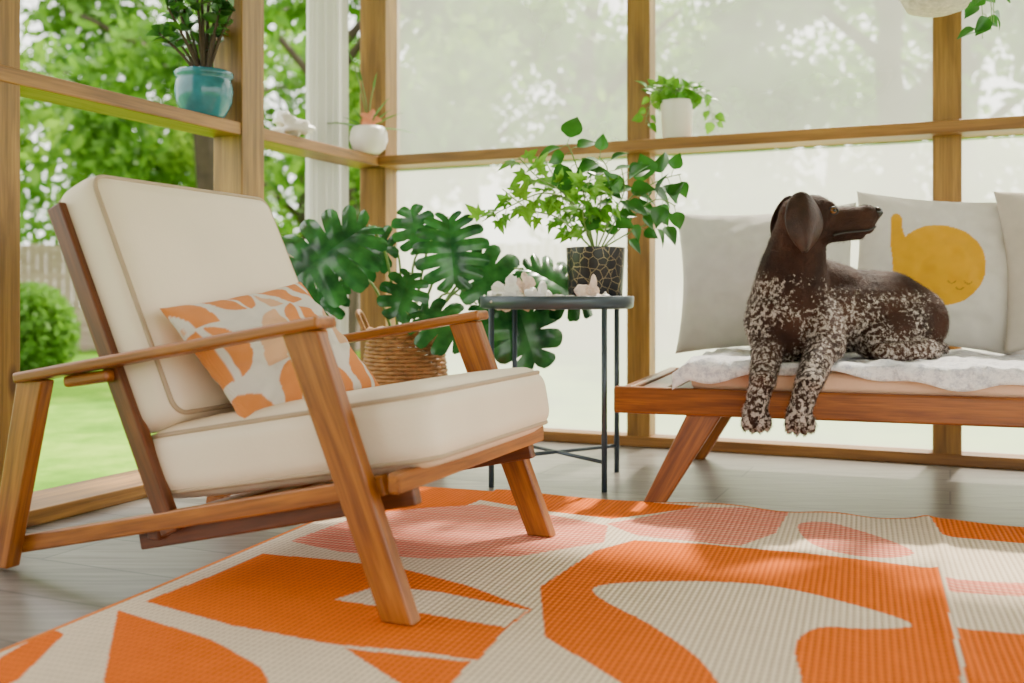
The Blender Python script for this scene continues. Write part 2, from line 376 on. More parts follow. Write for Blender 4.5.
def pillow(name,W,Hh,T,M,mat,parent=None,cf=None,n=90,seed=0):
    vs=[];cols=[];fs=[]
    for s in(1,-1):
        for i in range(n+1):
            for j in range(n+1):
                u=-1+2*i/n;v=-1+2*j/n
                x=W/2*u*(1-.09*(1-v*v)); y=Hh/2*v*(1-.09*(1-u*u))
                f=max(0,(1-u*u)*(1-v*v)); z=T/2*f**.5
                z+=.016*f**.5*noise.noise(Vector((u*2.2+seed,v*2.2,s*3)))+.009*noise.noise(Vector((u*6,v*6+seed,s)))*f**.3
                vs.append((x,y,s*z)); cols.append((*cf(u,v),1) if cf else (1,1,1,1))
        k_=(n+1)**2*(0 if s>0 else 1)
        for i in range(n):
            for j in range(n):
                q=(k_+i*(n+1)+j,k_+(i+1)*(n+1)+j,k_+(i+1)*(n+1)+j+1,k_+i*(n+1)+j+1); fs.append(q if s>0 else q[::-1])
    mb=MB(); mb.add(vs,fs); o=mb.obj(name,mat,parent,True,M)
    if cf:
        at=o.data.color_attributes.new('col','FLOAT_COLOR','POINT'); at.data.foreach_set('color',np.array(cols).ravel())
    bm=bmesh.new(); bm.from_mesh(o.data); bmesh.ops.remove_doubles(bm,verts=bm.verts,dist=1e-6); bm.to_mesh(o.data); bm.free(); return o

# ------------------------------------------------------------ armchair
ch=empty('armchair',(-.19,1.74,0.008),R(-22.5))
for y,t in((0,'near'),(.68,'far')):
    inn=1 if y==0 else -1
    beam('front_leg_'+t,(-.20,y,.50),(-.0,y,.0),.034,.078,M_teak,ch,flat=True,h1=.062,bev=.004)
    beam('rear_leg_'+t,(-.845,y,.39),(-.935,y,.0),.034,.070,M_teak,ch,flat=True,h1=.055,bev=.004)
    beam('armrest_'+t,(-.875,y,.393),(-.150,y,.515),.066,.022,M_teak,ch,bev=.006,seg=3)
    beam('side_rail_'+t,(-.925,y+.028*inn,.040),(-.045,y+.028*inn,.228),.024,.036,M_teak,ch)
    beam('seat_rail_'+t,(-.62,y+.06*inn,.070),(.0,y+.06*inn,.208),.026,.036,M_teakd,ch)
    beam('back_upright_'+t,(-.818,y+.03*inn,.745),(-.520,y+.03*inn,.10),.026,.040,M_teakd,ch)
    beam('arm_bracket_'+t,(-.77,y+.02*inn,.387),(-.655,y+.02*inn,.404),.05,.024,M_teak,ch,bev=.008,seg=3)
beam('front_rail',(-.01,-.01,.238),(-.01,.69,.238),.024,.036,M_teak,ch,side=(1,0,0))
beam('rear_rail',(-.57,.03,.10),(-.57,.65,.10),.03,.040,M_teakd,ch,side=(1,0,0))
for i in range(6):
    t=i/5; beam('back_slat_%d'%i,(-.80+.22*t,.04,.70-.49*t),(-.80+.22*t,.64,.70-.49*t),.014,.05,M_teakd,ch,side=(.91,0,.41))
for i in range(6):
    t=i/5; beam('seat_slat_%d'%i,(-.50+.44*t,.05,.130+.083*t),(-.50+.44*t,.63,.130+.083*t),.05,.014,M_teakd,ch,side=(1,0,.17))
cushion('seat_cushion',.655,.60,.144,.045,.012,Matrix.Translation((-.284,.34,.276))@Matrix.Rotation(R(-10),4,'Y'),M_cream,ch,M_pipe)
cushion('back_cushion',.54,.60,.132,.040,.012,mat4((-.414,0,.91),(0,-1,0),(.91,0,.414),(-.680,.335,.546)),M_cream,ch,M_pipe)
PO=(.88,.30,.07);PW=(.90,.82,.71);PP=(.88,.50,.27)
def cf_chair(u,v):
    x=u*1.7+10.05;y=v*1.15+10.35; i=math.floor(x);j=math.floor(y);a=x-i;b_=y-j
    if (i+j)%2==0:
        if abs(a-.5)<.05: return PW
        r=math.hypot(a-.5,b_-.5); return PO if r<.46 else PW
    if i%2==0:
        r=math.hypot(a,b_); return PP if r<.36 else (PW if r<.48 else (PO if r<.92 else PW))
    r=math.hypot(a-1,b_); return PP if r<.36 else (PW if r<.48 else (PP if r<.92 else PW))
M_attrp=attrmat('printed_cotton',rough=.85,weave=(150,150,.15))
hx=Vector((0,.99,.12)).normalized(); hy=Vector((-.63,0,.777)); hz=hx.cross(hy).normalized(); hy=hz.cross(hx)
Mch=Matrix.Translation((-.19,1.74,0))@Matrix.Rotation(R(-22.5),4,'Z')
pillow('throw_pillow',.48,.32,.13,Mch@mat4(hx,hy,hz,(-.445,.275,.450)),M_attrp,None,cf_chair,130,1)

# ------------------------------------------------------------ side table
tb=empty('tray_table',(.138,3.13,0),R(-12))
mb=MB(); mb.lathe([(0,.528),(.225,.528),(.236,.533),(.238,.565),(.234,.567),(.230,.565),(.228,.540),(.22,.535),(0,.535)],n=64); mb.obj('tray_top',M_slate,tb)
for i,(x,y) in enumerate(((1,1),(1,-1),(-1,1),(-1,-1))):
    mb=MB(); mb.tube([(x*.168,y*.168,0),(x*.168,y*.168,.53)],.0085,12); mb.obj('leg_%d'%i,M_slate,tb)
for i,(a,b_) in enumerate((((-.17,-.17),(.17,.17)),((-.17,.17),(.17,-.17)))):
    mb=MB(); mb.tube([(*a,.085),(*b_,.085)],.006,10); mb.obj('cross_bar_%d'%i,M_slate,tb)
def rock(mb,c,r,seed,m=0):
    k0=len(mb.v); mb.sphere(c,r,14,m)
    for i in range(k0,len(mb.v)):
        v=Vector(mb.v[i])-Vector(c); n=noise.noise(Vector((v.x*55+seed,v.y*55,v.z*55))); v*=1+.75*n; mb.v[i]=tuple(Vector(c)+v)
M_quartz=plain('rose_quartz',(.84,.60,.48),.4,.3,40,.5,70)
for i,(x,y,r) in enumerate(((-.015,3.02,.038),(.03,3.06,.042),(.075,3.0,.030),(.115,3.03,.028),(.15,2.99,.024),(.185,3.0,.022),(.225,2.985,.034),(.265,3.0,.028),(-.04,3.1,.034))):
    mb=MB(); rock(mb,(x,y,.534+r*.75),(r*1.15,r,r*.8),i*7); 
    if i<3 or i==6: rock(mb,(x+.015,y,.54+r*1.5),(r*.5,r*.5,r*.8),i*9); rock(mb,(x-.02,y,.54+r*1.3),(r*.6,r*.4,r*.5),i*11)
    mb.obj('quartz_stone' ,[M_quartz if i in(1,6) else M_white],None,False)

# ------------------------------------------------------------ leaves
def strip(prof,fold=.15,curl=.25):
    vs=[];fs=[];n=len(prof)
    for i,w in enumerate(prof):
        x=i/(n-1)
        for s in(-1,-.5,0,.5,1): vs.append((x,s*w,fold*abs(s)*w*2-curl*x*x))
    for i in range(n-1):
        for j in range(4): a=i*5+j; fs.append((a,a+1,a+6,a+5))
    return vs,fs
OV=strip([.02,.13,.22,.27,.27,.23,.15,.01]); HE=strip([.10,.36,.42,.40,.33,.23,.12,.01]); LONG=strip([.035,.04,.04,.036,.03,.024,.014,.003],.3,.35)
JADE=strip([.04,.24,.36,.40,.38,.30,.18,.03],.3,.1)
def ivyleaf():
    ang_=[180,150,120,95,75,52,38,20,0]; rad=[.10,.34,.52,.30,.36,.62,.36,.55,1.0]
    P=[(0,0,0)]
    full=[(a,r) for a,r in zip(ang_,rad)]+[(-a,r) for a,r in list(zip(ang_,rad))[-2:0:-1]]
    for a,r in full: P.append((r*math.cos(R(a))*.8+.1,r*math.sin(R(a))*.9,-.25*r*r))
    n=len(full); return P,[(0,1+i,1+(i+1)%n) for i in range(n)]
IV=ivyleaf()
def monleaf(nl=6):
    vs=[];fs=[]
    def outline(phi): return .50*(1+.16*math.cos(phi))*(1-.10*math.exp(-((math.pi-phi)/.35)**2))
    edges=[R(172-165*i/nl) for i in range(nl+1)]
    for s in(1,-1):
        for i in range(nl):
            a0,a1=edges[i],edges[i+1]; gap=(a0-a1)*.15
            m0=.03+.85*(i/nl)**1.1; m1=.03+.85*((i+1)/nl)**1.1
            cols=7; rows=8; kk=len(vs)
            for rj in range(rows+1):
                t=rj/rows
                for c in range(cols):
                    q=c/(cols-1)
                    g=gap*max(0,(t-.40)/.60)**.6
                    ph=(a0-g)+((a1+g)-(a0-g))*q
                    rr=outline(ph); round_=1-.05*(2*q-1)**4*(t>.9)
                    ox=.36+rr*math.cos(ph)*1.10; oy=rr*math.sin(ph)
                    mx=m0+(m1-m0)*q
                    tt=t*(1-.07*abs(2*q-1)**4*t)*round_
                    x=mx+(ox-mx)*tt; y=oy*tt
                    z=.20*abs(y)-.70*y*y-.20*x*x+.012*math.cos((2*q-1)*math.pi)*t
                    vs.append((x,s*y,z))
            for rj in range(rows):
                for c in range(cols-1):
                    a=kk+rj*cols+c; fs.append((a,a+1,a+cols+1,a+cols))
    return vs,fs
MO=monleaf(7); MO2=monleaf(5)
def place(mb,T,pos,dr,nrm,size,m=0,wd=1):
    x=Vector(dr).normalized(); z=Vector(nrm); z=(z-x*z.dot(x)); z=z.normalized() if z.length>.01 else Vector((0,0,1)); y=z.cross(x)
    p=Vector(pos); mb.add([p+(x*v[0]+y*v[1]*wd+z*v[2])*size for v in T[0]],T[1],m)
def rv(s=1): return Vector((random.uniform(-s,s),random.uniform(-s,s),random.uniform(-s,s)))
def vine(mb,pts,T,n,size,m,sm=0,r=.0025,start=.1,jit=.5,bias=(0,-.6,.5)):
    P=spline(pts,6); L=len(P); mb.tube(P,[r*(1-.5*i/L) for i in range(L)],6,sm)
    for i in range(n):
        t=start+(1-start)*(i+random.random()*.6)/n; k_=min(int(t*(L-1)),L-2); p=P[k_]; d=(P[k_+1]-P[k_]).normalized()
        sd=d.cross(Vector((0,-1,.2))).normalized()*(1 if i%2 else -1)
        ld=(d*.4+sd*1.0+rv(jit)+Vector((0,0,-.25))).normalized(); nn=Vector(bias)+rv(.45)
        pt=p+ld*size*.35; mb.tube([p,(p+pt)/2+Vector((0,0,.004)),pt],.0012,5,sm)
        place(mb,T,pt,ld,nn,size*random.uniform(.75,1.2),m)

m,nt,b=newmat('black_gold_ceramic'); co=obco(nt); v=nd(nt,'ShaderNodeTexVoronoi',{'Scale':38.},feature='DISTANCE_TO_EDGE'); lk(nt,co,0,v,'Vector')
r=ramp(nt,[(.012,(.42,.32,.16)),(.028,(.012,.012,.016))]); lk(nt,v,0,r,0); lk(nt,r,0,b,'Base Color'); b.inputs['Roughness'].default_value=.35; M_bg=m
pl=empty('potted_ivy',(.26,3.15,.535))
mb=MB(); mb.lathe([(0,0),(.078,0),(.082,.004),(.092,.178),(.092,.182),(.086,.182),(.083,.165),(0,.165)]); mb.obj('pot',M_bg,pl)
mb=MB(); mb.lathe([(.084,.160),(.05,.170),(0,.172)]); mb.obj('soil',M_soil,pl)
mb=MB()
def S(*p): return [(a-.26,c_,b_-.533) for a,b_,c_ in p]
brs=[ (S((.26,.70,0),(.20,.84,-.03),(.10,.88,-.05),(.0,.84,-.08),(-.09,.79,-.1)),14,.064,1),
 (S((.26,.70,0),(.17,.87,-.02),(.08,.93,-.03),(.02,.99,-.05)),11,.062,1),
 (S((.25,.70,0),(.22,.90,0),(.19,1.0,.0),(.17,1.04,0)),10,.072,2),
 (S((.26,.70,0),(.28,.88,.02),(.30,.96,.03),(.27,1.00,0)),10,.068,2),
 (S((.27,.70,0),(.36,.86,0),(.45,.92,-.02),(.52,.94,-.04)),12,.068,2),
 (S((.27,.70,0),(.36,.80,-.03),(.44,.86,-.05),(.50,.84,-.06)),10,.064,2),
 (S((.26,.70,0),(.15,.80,-.04),(.05,.83,-.07),(-.03,.89,-.08)),10,.058,1),
 (S((.26,.70,0),(.30,.80,-.06),(.34,.88,-.08),(.33,.95,-.1)),12,.064,2),
 (S((.26,.70,0),(.22,.79,-.06),(.22,.86,-.08),(.24,.93,-.1)),12,.062,1),
 (S((.26,.70,0),(.24,.79,-.03),(.26,.84,-.09),(.30,.87,-.12)),10,.060,1),
 (S((.26,.70,0),(.18,.80,.03),(.15,.90,.04),(.10,1.0,.04)),9,.062,1),
 (S((.26,.70,.02),(.40,.78,.05),(.48,.80,.05)),8,.062,2)]
for pts,n_,s_,mm in brs: vine(mb,pts,IV if mm==1 else HE,n_,s_,mm,0,.003,.25)
mb.obj('foliage',[M_stem,M_ivy,M_ivyd],pl)

# monstera in wicker basket
mo=empty('potted_monstera',(-.36,3.40,0))
mb=MB(); M_wick=plain('wicker',(.33,.15,.045),.6,.35,30,.3,80)
rows=34
for k_ in range(rows):
    z=.01+k_*.0128; rad=.118+.022*math.sin(z/.44*math.pi)
    ph=math.pi*(k_%2); mb.tube([((rad+.0045*math.sin(14*a*math.pi/42+ph))*math.cos(a*math.pi/42),(rad+.0045*math.sin(14*a*math.pi/42+ph))*math.sin(a*math.pi/42),z) for a in range(84)],.0068,6,0,True)
for q in range(28):
    a=q*math.pi/14+.11; mb.tube([((.118+.022*math.sin(z*math.pi))*math.cos(a),(.118+.022*math.sin(z*math.pi))*math.sin(a),z*.44) for z in (0,.25,.5,.75,1)],.004,5,0)
mb.tube([(.120*math.cos(a*.1309),.120*math.sin(a*.1309),.448+.004*math.sin(a*5)) for a in range(48)],.011,8,0,True)
mb.lathe([(0,.006),(.115,.006)],n=30)
for s in(-1,1): mb.tube(spline([(s*.12,-.05,.43),(s*.15,-.045,.50),(s*.155,0,.515),(s*.15,.045,.50),(s*.12,.05,.43)],5),.008,7,0)
mb.obj('basket',M_wick,mo)
mb=MB(); mb.lathe([(.115,.40),(.06,.415),(0,.42)]); mb.obj('soil',M_soil,mo)
ml=[((-.11,-.08,.80),(-.70,-.30,-.45),(-.30,-.85,.45),.39,0),((-.04,.06,.74),(-.9,.1,-.15),(.05,-.8,.6),.26,1),
 ((.15,-.05,.83),(.10,-.30,-.95),(.05,-.95,.25),.255,0),((.22,-.02,.70),(.65,-.25,-.60),(.15,-.85,.45),.26,1),
 ((.06,-.14,.52),(.65,-.4,-.30),(.2,-.8,.5),.22,1),
 ((.40,.0,.66),(.85,-.15,-.35),(.1,-.65,.75),.28,0),((.36,-.02,.58),(.35,-.2,-.9),(.3,-.9,.2),.28,1),
 ((.24,.08,.54),(.55,.1,-.5),(0,-.8,.5),.24,0),((.03,-.10,.64),(-.25,-.4,-.75),(0,-.9,.3),.17,1),
 ((-.22,.0,.62),(-.6,-.2,-.6),(-.2,-.8,.5),.22,0),((.05,.02,.72),(-.1,-.2,.5),(.0,-.9,.5),.16,1)]
mb=MB()
for p,d,nn,s_,kd in ml:
    p=Vector(p); b0=Vector((p.x*.12,p.y*.2,.40)); mid=(b0+p)/2+Vector((p.x*-.05,0,.10))
    mb.tube(spline([b0,mid,p],6),[.006-.00025*i for i in range(13)],7,0); place(mb,(MO,MO2)[kd],p,d,nn,s_,1)
mb.obj('foliage',[M_stem,M_mon],mo)

# jade in blue pot
jp=LW(1.10,-.005,1.145); jd=empty('potted_jade',jp)
mb=MB(); mb.lathe([(0,0),(.060,0),(.064,.004),(.074,.02),(.088,.05),(.093,.085),(.088,.118),(.084,.124),(.092,.132),(.093,.146),(.087,.150),(.082,.145),(.08,.135),(0,.132)]); mb.obj('pot',M_blue,jd)
mb=MB(); mb.lathe([(.081,.133),(0,.141)]); mb.obj('soil',M_soil,jd)
mb=MB()
for i in range(14):
    a=i*2.4; rr=.03+.12*random.random(); h=.10+.30*random.random()
    tip=Vector((rr*math.cos(a)-.02,rr*math.sin(a)*.8,.14+h)); P=spline([(0.01*math.cos(a),.01*math.sin(a),.13),(tip.x*.5,tip.y*.5,.14+h*.5),tip],4)
    mb.tube(P,[.007-.0005*q for q in range(len(P))],6,0)
    for q in range(5,len(P)):
        for s in range(2):
            d=rv(1); d.z=abs(d.z)*.6; place(mb,JADE,P[q],d,Vector((0,-.5,.8))+rv(.6),.056,1)
mb.obj('foliage',[M_bark,M_jade],jd)

al=empty('potted_orchid',(-.585,4.13,1.146))
mb=MB(); mb.lathe([(0,0),(.045,0),(.066,.02),(.078,.055),(.074,.09),(.064,.108),(.058,.108),(.055,.09),(0,.09)]); mb.obj('pot',M_white,al)
mb=MB()
for i in range(6):
    a=i*2.4+.4; e=random.uniform(.5,1.6); d=Vector((math.cos(a)*.7,math.sin(a)*.5-.1,e)); place(mb,LONG,(0,0,.09),d,(0,-.6,.6),random.uniform(.10,.16),1,1.2)
place(mb,LONG,(0,0,.09),(-1,-.1,.45),(0,-.3,1),.24,1,2.2); place(mb,LONG,(0,0,.09),(1,-.1,.25),(0,-.3,1),.20,1,2.2)
for tip in((-.06,0,.37),(-.03,.01,.30),(.02,0,.27)):
    mb.tube(spline([(0,0,.09),(tip[0]*.3,0,.2),tip],5),.0026,5,0); place(mb,LONG,tip,(tip[0],0,.12),(0,-1,0),.07,1,1.5)
for i in range(5):
    a=i*1.257; place(mb,OV,(.01,-.02,.135),(math.cos(a),-.3,math.sin(a)),(0,-1,.2),.046,2,1.2)
for i in range(3): place(mb,OV,(.0,-.01,.10),(-.3+.3*i,0,1),(0,-1,0),.07,2,.8)
mb.obj('foliage',[M_stem,M_aloe,M_oran],al)

tp=empty('trailing_pothos',BW(1.295,.045,1.146))
mb=MB(); mb.lathe([(0,0),(.050,0),(.053,.003),(.062,.135),(.062,.14),(.057,.14),(.055,.125),(0,.125)]); mb.obj('pot',M_white,tp)
mb=MB()
for i in range(18):
    a=i*2.4; c_,s_=math.cos(a),math.sin(a); L=random.uniform(.07,.13)
    vine(mb,[(0,0,.12),(c_*L*.5,s_*L*.35,.18),(c_*L,s_*L*.4-.01,.16+random.uniform(-.02,.03))],HE,4,.045,1,0,.002,.35)
for x in(-.11,.12): vine(mb,[(0,-.0,.13),(x*.7,-.02,.17),(x,-.03,.10),(x*1.1,-.03,.05)],HE,7,.042,1,0,.002,.3)
mb.obj('foliage',[M_stem,M_ivy],tp)
mb=MB(); rock(mb,(0,0,.032),(.06,.035,.034),4); rock(mb,(-.025,0,.062),(.036,.025,.030),8); rock(mb,(.045,0,.035),(.036,.025,.024),12)
o=mb.obj('seashell',M_white); o.location=LW(.66,.02,1.146)
hp=empty('hanging_planter',(1.28,3.05,1.42))
mb=MB(); mb.lathe([(0,0),(.05,.0),(.085,.012),(.105,.05),(.11,.11),(.104,.11),(.1,.10),(0,.10)]); mb.obj('bowl',plain('cream_macrame',(.7,.64,.55),.9,.2,60,.8,120),hp)
mb=MB()
for q in range(4):
    a=q*math.pi/2+.4; mb.tube([(.11*math.cos(a),.11*math.sin(a),.10),(.0,.0,.62)],.003,6)
mb.tube([(0,0,.61),(0,0,1.08)],.003,6); mb.obj('ropes',M_pipe,hp)
mb=MB()
for q in range(3):
    a=-.5+q*.35; vine(mb,[(0,0,.10),(.10*math.cos(a),.10*math.sin(a),.16),(.15*math.cos(a),.15*math.sin(a),.05),(.155*math.cos(a),.155*math.sin(a),-.05-.01*q)],HE,6,.055,1,0,.002,.3)
mb.obj('foliage',[M_stem,M_ivyd],hp)

# ------------------------------------------------------------ bench daybed
BR=R(-18.5); bn=empty('daybed_bench',(.300,2.8,0),BR); Mb=Matrix.Translation((.300,2.8,0))@Matrix.Rotation(BR,4,'Z')
BL,BD=1.95,.80
beam('front_rail',(-.02,.015,.280),(BL,.015,.280),.03,.074,M_teakb,bn,bev=.006)
beam('rear_rail',(.0,BD-.015,.280),(BL,BD-.015,.280),.03,.074,M_teakb,bn,bev=.006)
for x in(.015,BL-.015): beam('end_rail',(x,.03,.280),(x,BD-.03,.280),.03,.074,M_teakb,bn,side=(1,0,0),bev=.006)
for i in range(19):
    x=.075+i*.1; beam('slat_%d'%i,(x,.03,.300),(x,BD-.03,.300),.07,.018,M_teakd,bn,side=(1,0,0),bev=.003)
for x0,x1 in((.23,.095),(BL-.23,BL-.095)):
    for y0,y1 in((.035,-.01),(BD-.035,BD)): beam('leg',(x0,y0,.25),(x1,y1,0),.04,.095,M_teakb,bn,flat=True,h1=.060,bev=.006)
for x in(.3,BL-.3): beam('back_upright',(x,BD-.02,.25),(x,BD+.06,.62),.035,.05,M_teakb,bn,side=(1,0,0))
beam('back_rail',(.2,BD+.05,.58),(BL-.1,BD+.05,.58),.03,.07,M_teakb,bn,side=(0,1,0))
cushion('seat_mattress',1.72,.76,.062,.022,.004,Matrix.Translation((.19+.86,.395,.341)),plain('blush_canvas',(.76,.50,.34),.8,.05,20,.2,200),bn,None,20)
vs=[];fs=[];nx,ny=190,90
for i in range(nx+1):
    for j in range(ny+1):
        x=.145+1.68*i/nx; t=j/ny*.80
        edge=.032+.016*math.sin(x*9)+.007*math.sin(x*31)
        if t<edge: y=-.012-.006*math.sin(x*25); z=.385-(edge-t)
        else: y=-.012+(t-edge)**.98; z=.385
        kx=max(0,.19-x); z-=kx*.7
        nz=noise.noise(Vector((x*6,y*7,0)))*.020+noise.noise(Vector((x*18,y*18,3)))*.008+noise.noise(Vector((x*50,y*50,6)))*.003
        if t>edge: z+=abs(nz)+.003
        else: y-=abs(nz)
        vs.append((x,y,z))
for i in range(nx):
    for j in range(ny): a=i*(ny+1)+j; fs.append((a,a+ny+1,a+ny+2,a+1))
mb=MB(); mb.add(vs,fs); m,nt,b=newmat('terry_towel'); co=obco(nt); n=nd(nt,'ShaderNodeTexNoise',{'Scale':45,'Detail':5,'Roughness':.8}); lk(nt,co,0,n,'Vector')
r=ramp(nt,[(.35,(.50,.51,.58)),(.55,(.88,.87,.87))]); lk(nt,n,0,r,0); lk(nt,r,0,b,'Base Color'); b.inputs['Roughness'].default_value=.95; b.inputs['Sheen Weight'].default_value=.5; addbump(nt,b,n,0,.9,.008)
o=mb.obj('blanket',m,None,True,Mb); s=o.modifiers.new('s','SOLIDIFY'); s.thickness=.010
def standM(x,y,z,lean=14,roll=0,yaw=0):
    return Mb@Matrix.Translation((x,y,z))@Matrix.Rotation(R(yaw),4,'Z')@Matrix.Rotation(R(90-lean),4,'X')@Matrix.Rotation(R(roll),4,'Z')
Mpil=attrmat('cotton_pillow_print',rough=.85,weave=(200,200,.12))
Yl=(.92,.46,.004);Wp=(.90,.85,.77);Dk=(.50,.24,.02)
def cf_y(u,v):
    if math.hypot((u+.06)/.53,(v-.0)/.55)<1:
        for ex in(.10,.28):
            d=math.hypot(u-ex,v+.20)
            if .036<d<.050 and v+.20<0: return Dk
        d=math.hypot(u-.19,v+.27)
        if .04<d<.054 and v<-.29: return Dk
        return Yl
    if math.hypot((u+.565)/.065,(v-.60)/.10)<1: return Yl      # small raised knob on the left
    if -.05<v<.60:
        lft=-.63+.05*max(0,.25-v)/.3
        rgt=-.50+.32*(max(0,.55-v)/.55)**2.0
        if lft<u<rgt: return Yl
    return Wp
def cf_g(u,v): return (.90,.86,.80)
def cf_b(u,v): return (.74,.66,.55) if u<-.3 else (.86,.82,.76)
pillow('sofa_pillow',.58,.48,.21,standM(.34,.62,.622,12,2),Mpil,None,cf_g,60,2)
pillow('sofa_pillow',.54,.50,.19,standM(.87,.63,.640,14,-5),Mpil,None,cf_y,170,5)
pillow('sofa_pillow',.50,.50,.18,standM(1.27,.54,.655,14,3,-6),Mpil,None,cf_b,60,9)

# ------------------------------------------------------------ dog
dog=empty('spotted_dog',(0,0,0)); mb=MB()
def cap(p0,p1,r0,r1,n=9,sq=(1,1,1)):
    p0=Vector(p0);p1=Vector(p1); n=max(n,int((p1-p0).length/(.22*min(r0,r1))))
    for i in range(n):
        t=i/(n-1); r_=r0+(r1-r0)*t; mb.sphere(p0.lerp(p1,t),(r_*sq[0],r_*sq[1],r_*sq[2]),16)
cap((.780,2.725,.776),(.808,2.72,.778),.064,.062,4,(1,.88,1))          # skull
cap((.826,2.697,.810),(.846,2.695,.805),.019,.015,4); cap((.826,2.743,.810),(.846,2.741,.805),.019,.015,4) # brows
cap((.820,2.72,.795),(.842,2.717,.786),.040,.034,4)
cap((.84,2.717,.772),(.950,2.71,.778),.034,.030,8,(1,.80,1))           # upper muzzle
cap((.845,2.698,.752),(.944,2.697,.757),.026,.025,8,(1,.62,1)); cap((.845,2.736,.752),(.944,2.725,.757),.026,.025,8,(1,.62,1)) # flews
cap((.825,2.717,.735),(.930,2.711,.736),.028,.018,8,(1,.8,1))          # lower jaw
cap((.770,2.725,.742),(.828,2.72,.740),.052,.040,4)                     # cheek
cap((.950,2.71,.788),(.964,2.71,.785),.024,.021,3)
cap((.780,2.735,.755),(.770,2.775,.64),.066,.088); cap((.770,2.775,.64),(.768,2.80,.52),.090,.118)
cap((.768,2.80,.52),(.89,2.86,.527),.118,.120); cap((.89,2.86,.527),(1.08,2.92,.522),.120,.116); cap((1.08,2.92,.522),(1.150,2.92,.495),.116,.102)
cap((.80,2.80,.62),(.92,2.85,.580),.068,.076)
cap((.735,2.750,.50),(.745,2.760,.44),.084,.066)
cap((.70,2.76,.50),(.690,2.715,.435),.066,.048); cap((.690,2.715,.435),(.643,2.605,.350),.046,.032); cap((.643,2.605,.350),(.625,2.590,.285),.031,.028)
cap((.825,2.755,.51),(.83,2.685,.440),.072,.052); cap((.83,2.685,.440),(.750,2.560,.350),.048,.033); cap((.750,2.560,.350),(.726,2.547,.285),.032,.029)
mb.sphere((.646,2.598,.352),(.034,.034,.030),12); mb.sphere((.753,2.553,.352),(.035,.035,.030),12)
for (x,y,z) in((.622,2.583,.268),(.722,2.540,.268)):
    mb.sphere((x,y+.006,z),(.034,.029,.036),14)
    for q in range(4): mb.sphere((x-.0285+.019*q,y-.012+.004*abs(q-1.5),z-.028+.004*abs(q-1.5)),(.0104,.016,.023),12)
cap((1.10,2.87,.485),(1.00,2.80,.450),.090,.058); cap((1.00,2.80,.44),(1.145,2.77,.418),.044,.027); cap((1.145,2.77,.418),(1.03,2.735,.416),.027,.025); mb.sphere((1.005,2.73,.418),(.036,.028,.024),12)
cap((1.19,2.96,.46),(1.25,2.93,.415),.022,.014)
body=mb.obj('body_raw',M_soil)
rm=body.modifiers.new('r','REMESH'); rm.mode='VOXEL'; rm.voxel_size=.0042
sm=body.modifiers.new('s','SMOOTH'); sm.factor=.5; sm.iterations=4
dg=bpy.context.evaluated_depsgraph_get(); me=bpy.data.meshes.new_from_object(body.evaluated_get(dg)); bpy.data.objects.remove(body)
me.name='body'; me.materials.clear()
def ss(a,b_,x): t=np.clip((x-a)/(b_-a),0,1); return t*t*(3-2*t)
def maskf(co_):
    mask=.545-.075*ss(.84,.98,co_[:,0])
    mask=np.maximum(mask,.545+.75*ss(.59,.69,co_[:,2]+.10*(co_[:,0]-.8)))
    mask=mask-.03*((co_[:,2]<.40)&(co_[:,0]<.86))
    for (x,y,z,r_) in((1.02,2.82,.635,.06),(1.19,2.85,.50,.06),(.90,2.78,.63,.06),(.78,2.70,.57,.04),(.72,2.68,.46,.035),(1.05,2.79,.50,.035)):
        mask=mask+.34*np.exp(-(((co_-np.array((x,y,z)))/r_)**2).sum(1))
    return mask
nV=len(me.vertices); co_=np.empty(nV*3); me.vertices.foreach_get('co',co_); co_=co_.reshape(-1,3)
no_=np.empty(nV*3); me.vertices.foreach_get('normal',no_); no_=no_.reshape(-1,3)
a_=me.attributes.new('mask','FLOAT','POINT'); a_.data.foreach_set('value',maskf(co_))
m,nt,b=newmat('ticked_fur'); co=obco(nt); n=nd(nt,'ShaderNodeTexNoise',{'Scale':92,'Detail':3,'Roughness':.65}); lk(nt,co,0,n,'Vector')
at=nd(nt,'ShaderNodeAttribute',attribute_name='mask'); mm=nd(nt,'ShaderNodeMath',{1:.62,2:-.31},operation='MULTIPLY_ADD'); lk(nt,at,'Fac',mm,0)
ad=nd(nt,'ShaderNodeMath',operation='ADD'); lk(nt,n,0,ad,0); lk(nt,mm,0,ad,1)
n5=nd(nt,'ShaderNodeTexNoise',{'Scale':9,'Detail':4}); lk(nt,co,0,n5,'Vector'); rb=ramp(nt,[(.35,(.020,.007,.004)),(.65,(.066,.025,.013))]); lk(nt,n5,0,rb,0)
r=ramp(nt,[(.43,(0,0,0)),(.54,(1,1,1))]); lk(nt,ad,0,r,0)
mxx=nd(nt,'ShaderNodeMixRGB',{1:(.58,.50,.44,1)}); lk(nt,r,0,mxx,0); lk(nt,rb,0,mxx,2); lk(nt,mxx,0,b,'Base Color'); b.inputs['Roughness'].default_value=.65; b.inputs['Specular IOR Level'].default_value=.22
n3=nd(nt,'ShaderNodeTexNoise',{'Scale':300,'Detail':3}); lk(nt,co,0,n3,'Vector'); addbump(nt,b,n3,0,.7,.005); M_fur=m
me.materials.append(M_fur); me.polygons.foreach_set('use_smooth',[True]*len(me.polygons)); o=bpy.data.objects.new('body',me); link(o,dog)
NH=130000; idx=rng.integers(0,nV,NH); p=co_[idx]+rng.normal(size=(NH,3))*.0018; nn=no_[idx]
fl_=np.tile(np.array((.75,.15,-.6)),(NH,1)); hd=p[:,2]>.69; fl_[hd]=(-.9,.1,-.25); lg=(p[:,2]<.43)&(p[:,0]<.86); fl_[lg]=(-.25,-.35,-.9)
